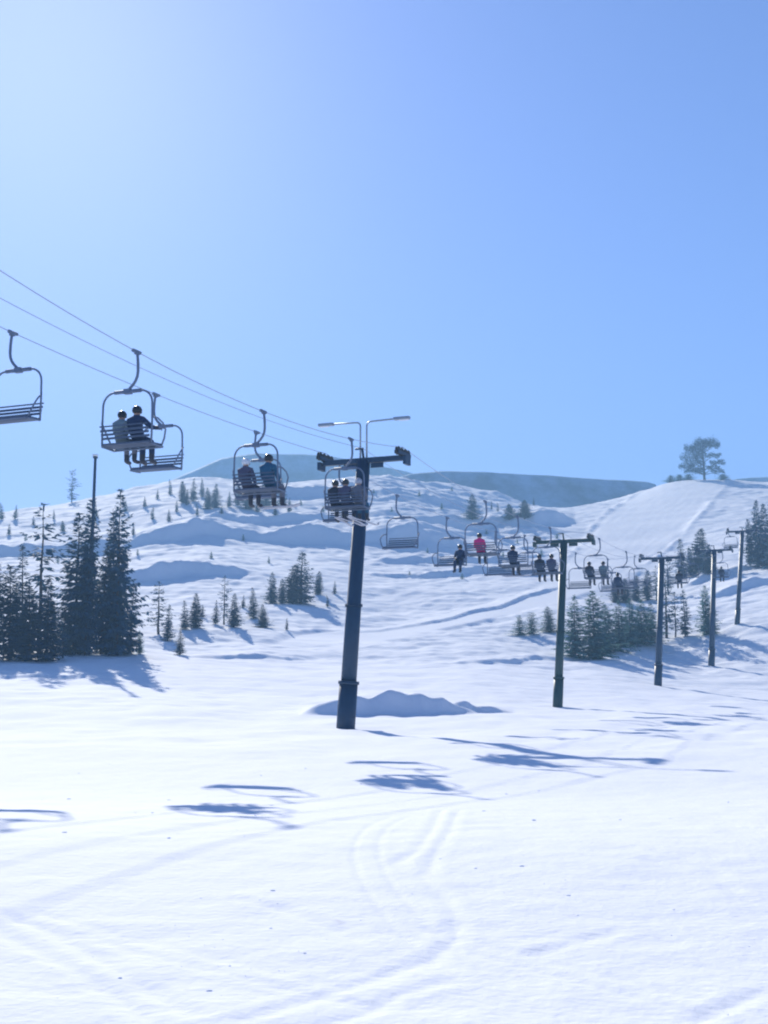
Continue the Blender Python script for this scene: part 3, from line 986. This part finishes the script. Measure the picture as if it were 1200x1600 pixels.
PROTO = {
 'fir': [conifer(s, w, M_FIR, dn, br, gp, power=pw, lean=le) for s, w, dn, br, gp, pw, le in ((1, 2.0, 1.35, .04, .07, .75, .2), (2, 2.4, 1.25, .03, .12, .85, -.3), (3, 1.9, 1.35, .06, .08, .6, .4), (4, 2.3, 1.2, .04, .14, .75, 0), (5, 1.75, 1.3, .06, .1, .55, -.2))],
 'slim': [conifer(s, w, M_FIR, 1.0, .05, gp, power=pw, lean=le) for s, w, gp, pw, le in ((11, 1.45, .15, .75, .3), (12, 1.75, .2, .9, -.3), (13, 1.3, .25, .55, .5))],
 'sparse': [conifer(s, w, M_FIR, .6, .16, .42, power=.55, nb=6, levels=30, bottom_taper=.4) for s, w in ((21, 1.5), (22, 1.75))],
 'young': [conifer(s, w, M_YOUNG, 1.1, .02, gp, power=pw, levels=36, lean=le) for s, w, gp, pw, le in ((31, 2.9, .06, .72, .2), (32, 2.5, .12, .6, -.3), (33, 3.3, .08, .85, 0), (34, 2.8, .15, .5, .4))],
 'shrub': [conifer(s, w, M_YOUNG, 1.1, .0, .0, power=.5, levels=22) for s, w in ((41, 4.2), (42, 4.8))],
 'pine': [conifer(s, w, M_FIR, .7, .12, .35, power=.42, nb=6, levels=24, bottom_taper=.5) for s, w in ((51, 2.4), (52, 2.9))],
}
def wind_pine():
    """broad wind-shaped pine with separate foliage plates"""
    rng = random.Random(77)
    S = []
    limbs = []
    plates = [(-2.6, 0.2, 5.2, 2.0, .9), (-1.8, -.6, 6.6, 2.0, .9), (-2.6, .4, 7.6, 1.1, .6), (-.7, .3, 7.6, 1.7, .8), (.6, 0, 9.1, 1.9, .7), (2.2, .3, 8.8, 1.6, .55),
              (3.0, 0, 8.1, 1.0, .4), (.2, -.5, 8.4, 1.6, .7), (-1.5, .2, 4.0, 1.8, .8), (-.4, .4, 5.8, 1.3, .9), (2.9, .2, 5.9, 1.3, .3), (3.5, -.2, 4.1, 1.4, .3),
              (2.5, 0, 2.9, 1.2, .3), (3.7, .3, 2.1, 1.2, .35), (-3.6, 0, 3.2, 1.5, .4), (-2.2, .5, 2.4, 1.6, .5), (-1.0, -.4, 2.2, 1.2, .6)]
    for x, y, z, r, t in plates:
        zb = max(1.2, z - 1.0 - .25 * abs(x))
        limbs.append([Vector((.25, 0, zb)), Vector((x * .5 + .15, y * .5, (zb + z) / 2 - .05)), Vector((x, y, z - .1))])
        for k in range(int(520 * r)):
            a = rng.random() * 6.283; q = math.sqrt(rng.random())
            p = Vector((x + r * q * math.cos(a) * 1.15, y + r * q * math.sin(a), z + t * rng.gauss(0, .55) + .35 * math.sin(a * 3 + x * 5) * q + .12 * rng.gauss(0, 1)))
            if math.sin(p.x * 5.1 + p.z * 3.7) * math.sin(p.y * 4.3 - p.z * 4.1 + x) > .5: continue
            S.append((p, Vector((math.cos(a) + rng.uniform(-.5, .5), math.sin(a) + rng.uniform(-.5, .5), rng.uniform(-.3, .6))), Vector((rng.uniform(-.6, .6), rng.uniform(-.6, .6), 1)), rng.uniform(.3, .6), rng.uniform(.12, .24)))
    crown = spray_mesh('crown', S, M_FIR)
    bm = bmesh.new()
    add_tube(bm, [(.45, 0, -.5), (.42, 0, 0), (.38, .05, 2.5), (.3, 0, 5), (.1, 0, 7), (.4, 0, 9)], [.36, .32, .27, .2, .13, .04], 8)
    for l in limbs:
        add_tube(bm, l, [.13, .08, .03], 6)
    me = bpy.data.meshes.new('trunk'); bm.to_mesh(me); bm.free(); me.materials.append(M_BARK)
    return crown, me
PROTO['wind'] = [wind_pine()]

ORD = ['first', 'second', 'third', 'fourth', 'fifth', 'sixth', 'seventh', 'eighth', 'ninth', 'tenth', 'eleventh', 'twelfth', 'thirteenth', 'fourteenth', 'fifteenth', 'sixteenth', 'seventeenth', 'eighteenth', 'nineteenth', 'twentieth']
trng = random.Random(5)
def tree(px, base, top, kind, label, group, name=None, wx=1.0):
    p = hit(px, base)
    hgt = P(px, top, p.y).z - p.z
    crown, trunk = PROTO[kind][trng.randrange(len(PROTO[kind]))]
    root = empty(name or {'young': 'young_fir', 'shrub': 'fir_shrub', 'pine': 'pine_tree', 'wind': 'pine_tree', 'sparse': 'sparse_fir'}.get(kind, 'fir_tree'), p)
    s = max(.4, hgt) / 10.0
    root.scale = (s * wx, s * wx, s)
    root.rotation_euler = (0, 0, 0 if kind == 'wind' else trng.random() * 6.28)
    link_mesh('crown', crown, root)
    link_mesh('trunk', trunk, root)
    tag(root, label, 'shrub' if kind == 'shrub' else 'tree', group)
    return root
def cluster(items, fmt, group, widen=1.0):
    for k, it in enumerate(sorted(items)):
        px, base, top, kind = it[:4]
        tree(px, base, top, kind, fmt % {'o': ORD[k], 'k': {'fir': 'dark fir', 'slim': 'slim fir', 'sparse': 'sparse fir', 'young': 'young green fir', 'shrub': 'low green fir', 'pine': 'ragged pine'}[kind]}, group, wx=widen * (it[4] if len(it) > 4 else 1.0) * trng.uniform(.85, 1.2))
cluster([(-14,1032,868,'fir'),(14,1033,885,'fir'),(33,1022,850,'slim'),(44,1033,915,'fir',1.3),(60,1026,785,'sparse',.9),(73,1033,905,'fir',1.3),(98,1024,925,'slim',1.3),
         (116,1022,800,'fir',.95),(134,1024,782,'fir',.8),(158,1022,850,'slim',1.2),(181,1024,765,'fir',.82),(176,1020,800,'fir',.95),(203,1022,912,'slim'),(218,1022,985,'young')],
        '%(k)s in the tall dark stand at left, %(o)s from the left', 'firs of the tall left stand')
cluster([(316,965,945,'slim'),(380,950,930,'slim'),(448,985,966,'slim'),(512,948,930,'slim'),(247,992,908,'sparse'),(262,1002,945,'slim'),(281,1024,982,'slim',1.2),(289,984,938,'slim'),(306,982,927,'fir'),(337,976,938,'slim'),(350,976,900,'sparse'),(366,980,928,'fir'),
         (396,967,918,'slim'),(411,981,944,'fir',1.3),(425,944,894,'fir'),(441,944,905,'fir'),(457,944,882,'fir'),(470,944,862,'slim',1.3),(497,930,893,'fir'),(523,928,908,'slim')],
        '%(k)s casting a long shadow on the middle slope, %(o)s from the left', 'firs scattered on the middle slope', 1.5)
cluster([(276,800,782,'slim'),(308,806,786,'slim'),(346,808,790,'slim'),(430,806,788,'fir'),(238,812,792,'slim'),(264,816,796,'slim'),(266,774,749,'slim'),(286,786,752,'fir'),(292,790,764,'slim'),(302,784,748,'slim'),(316,778,747,'slim'),(325,796,762,'fir'),(336,794,756,'fir'),
         (358,792,768,'slim'),(372,790,745,'slim'),(388,796,750,'fir'),(415,794,748,'fir'),(441,790,748,'slim'),(402,800,775,'slim'),(452,800,778,'slim')],
        'small %(k)s on the bright knoll below the blue mountain, %(o)s from the left', 'small firs on the knoll', 1.5)
cluster([(14,836,818,'slim'),(52,822,806,'slim'),(84,812,796,'slim'),(98,832,814,'fir'),(150,808,790,'slim'),(196,800,782,'slim'),(208,838,822,'fir'),(226,792,776,'slim'),(246,780,764,'slim')],
        'small %(k)s scattered below the left skyline, %(o)s from the left', 'small firs below the left skyline', 1.5)
cluster([(2,812,786,'slim'),(24,812,789,'slim'),(112,786,735,'pine',.75)],
        '%(k)s on the left skyline, %(o)s from the left', 'trees on the left skyline', 1.6)
cluster([(738,812,772,'fir',1.3),(768,797,783,'slim'),(778,800,785,'slim'),(797,814,788,'fir',1.5),(820,812,782,'fir',1.5),(834,790,777,'slim')],
        'tiny %(k)s in the bowl right of the tallest tower, %(o)s from the left', 'tiny firs in the bowl', 1.5)
cluster([(812,992,962,'shrub'),(831,991,957,'shrub'),(858,988,948,'young',1.2),(899,1028,930,'young'),(930,1030,923,'young'),(948,1020,945,'young',1.2),(968,1018,938,'young'),(985,1008,935,'young'),
         (1003,1008,936,'young',1.1),(1018,1004,942,'young'),(1042,998,890,'sparse'),(1056,996,925,'sparse'),(1071,994,922,'slim'),(1104,992,915,'young',.8),(1112,992,940,'young',.9)],
        '%(k)s in the row behind the second and third towers, %(o)s from the left', 'row of young firs', 1.3)
cluster([(962,942,908,'fir',1.3),(978,942,904,'fir',1.4),(994,940,900,'fir',1.4),(1012,938,892,'fir',1.3),(1026,938,884,'sparse'),(1044,930,868,'sparse'),(1066,905,842,'slim'),(1080,898,856,'fir'),(1093,897,826,'fir',1.15),(1107,900,850,'fir',1.2)],
        '%(k)s on the right shoulder beside the groomed run, %(o)s from the left', 'firs beside the groomed run', 1.35)
cluster([(1172,884,812,'fir'),(1184,886,782,'fir',.95),(1198,886,788,'fir'),(1214,890,770,'fir')],
        '%(k)s at the right picture edge, %(o)s from the left', 'firs at the right edge')
tree(1098, 750, 684, 'wind', 'broad wind shaped pine alone on top of the groomed run', 'hilltop pines')
cluster([(1048,749,743,'shrub',1.2),(1062,749,742,'shrub',1.2),(1076,749,741,'shrub',1.2),(1130,750,741,'shrub',1.3)],
        '%(k)s at the foot of the lone hilltop pine, %(o)s from the left', 'shrubs under the hilltop pine', 2.6)

cluster([(584,772,764,'shrub'),(612,800,792,'shrub'),(655,775,766,'shrub'),(668,864,855,'shrub'),(690,795,786,'shrub'),(706,768,760,'shrub'),(722,905,896,'shrub'),(640,900,892,'shrub'),
         (760,835,826,'shrub'),(786,870,861,'shrub'),(808,850,841,'shrub'),(838,888,878,'shrub'),(846,868,858,'shrub'),(560,872,864,'shrub'),(870,842,833,'shrub')],
        'tiny %(k)s dotting the open slope in mid picture, %(o)s from the left', 'tiny shrubs on the open slope')
cluster([(215,868,858,'shrub'),(330,872,862,'shrub'),(380,845,834,'shrub'),(420,880,870,'shrub'),(160,905,894,'shrub'),(90,880,868,'shrub'),(505,800,790,'shrub'),(470,790,780,'shrub'),(40,845,834,'shrub')],
        'tiny %(k)s dotting the left hillside, %(o)s from the left', 'tiny shrubs on the left hillside')

# slim pole rising from the left stand
p = hit(137, 1024)
t = P(149, 716, p.y)
bm = bmesh.new()
add_tube(bm, [Vector((0, 0, -.3)), (t - p) * .5, t - p], [.17, .14, .11], 12)
add_tube(bm, [t - p, t - p + Vector((0, 0, .14))], [.2, .2], 12)
root = empty('light_pole', p)
finish('pole', bm, M_TOWER, root)
bm = bmesh.new()
add_box(bm, (t - p) + Vector((0, -.05, .24)), (.42, .26, .12), None, .03)
finish('lamp_head', bm, M_LAMP, root)
tag(root, 'slim dark pole with pale top rising above the left fir stand', 'pole')

# crumbs of broken snow on the near field
def crumbs():
    rng = np.random.RandomState(3)
    ico = bmesh.new(); bmesh.ops.create_icosphere(ico, subdivisions=1, radius=1.0)
    bv = np.array([v.co[:] for v in ico.verts]); bf = np.array([[v.index for v in f.verts] for f in ico.faces]); ico.free()
    n = 260
    d = np.exp(rng.uniform(math.log(4.2), math.log(30), n * 4)); u = rng.uniform(-.4, .4, n * 4)
    x = u * d
    keep = np.nonzero(noise(x / 1.7 + 40, d / 2.1) + rng.uniform(-.3, .3, n * 4) > .22)[0][:n]
    x, d = x[keep], d[keep]
    z = h(x, d)
    r = (0.003 + 0.011 * rng.rand(len(x)) ** 4) * np.clip(d / 8, .7, 1.6)
    V, Fc = [], []
    for k in range(len(x)):
        v = bv * (1 + rng.uniform(-.3, .3, (len(bv), 1))) * r[k] * np.array([1.5, 1.2, .55])
        V.append(v + np.array([x[k], d[k], z[k] + r[k] * .05])); Fc.append(bf + k * len(bv))
    me = bpy.data.meshes.new('snow_crumbs')
    me.from_pydata(np.concatenate(V).tolist(), [], np.concatenate(Fc).tolist())
    me.materials.append(M_SNOW)
    o = link_mesh('snow_crumbs', me)
    tag(o, 'loose crumbs of broken snow scattered over the near field', kind='stuff')
crumbs()

# ------------------------------------------------------------------ haze
bm = bmesh.new()
add_box(bm, (0, 395, 75), (1600, 1010, 170))
M_HAZE = bpy.data.materials.new('haze_air')
M_HAZE.use_nodes = True
hn, hl = M_HAZE.node_tree.nodes, M_HAZE.node_tree.links
hn.remove(hn['Principled BSDF'])
pv = hn.new('ShaderNodeVolumePrincipled')
pv.inputs['Color'].default_value = (0.37, 0.65, 1.0, 1)
pv.inputs['Density'].default_value = 0.0013
pv.inputs['Anisotropy'].default_value = 0.1
hl.new(pv.outputs[0], hn['Material Output'].inputs['Volume'])
hz = finish('haze', bm, M_HAZE)
tag(hz, 'thin bluish mountain haze over the slopes', kind='stuff')
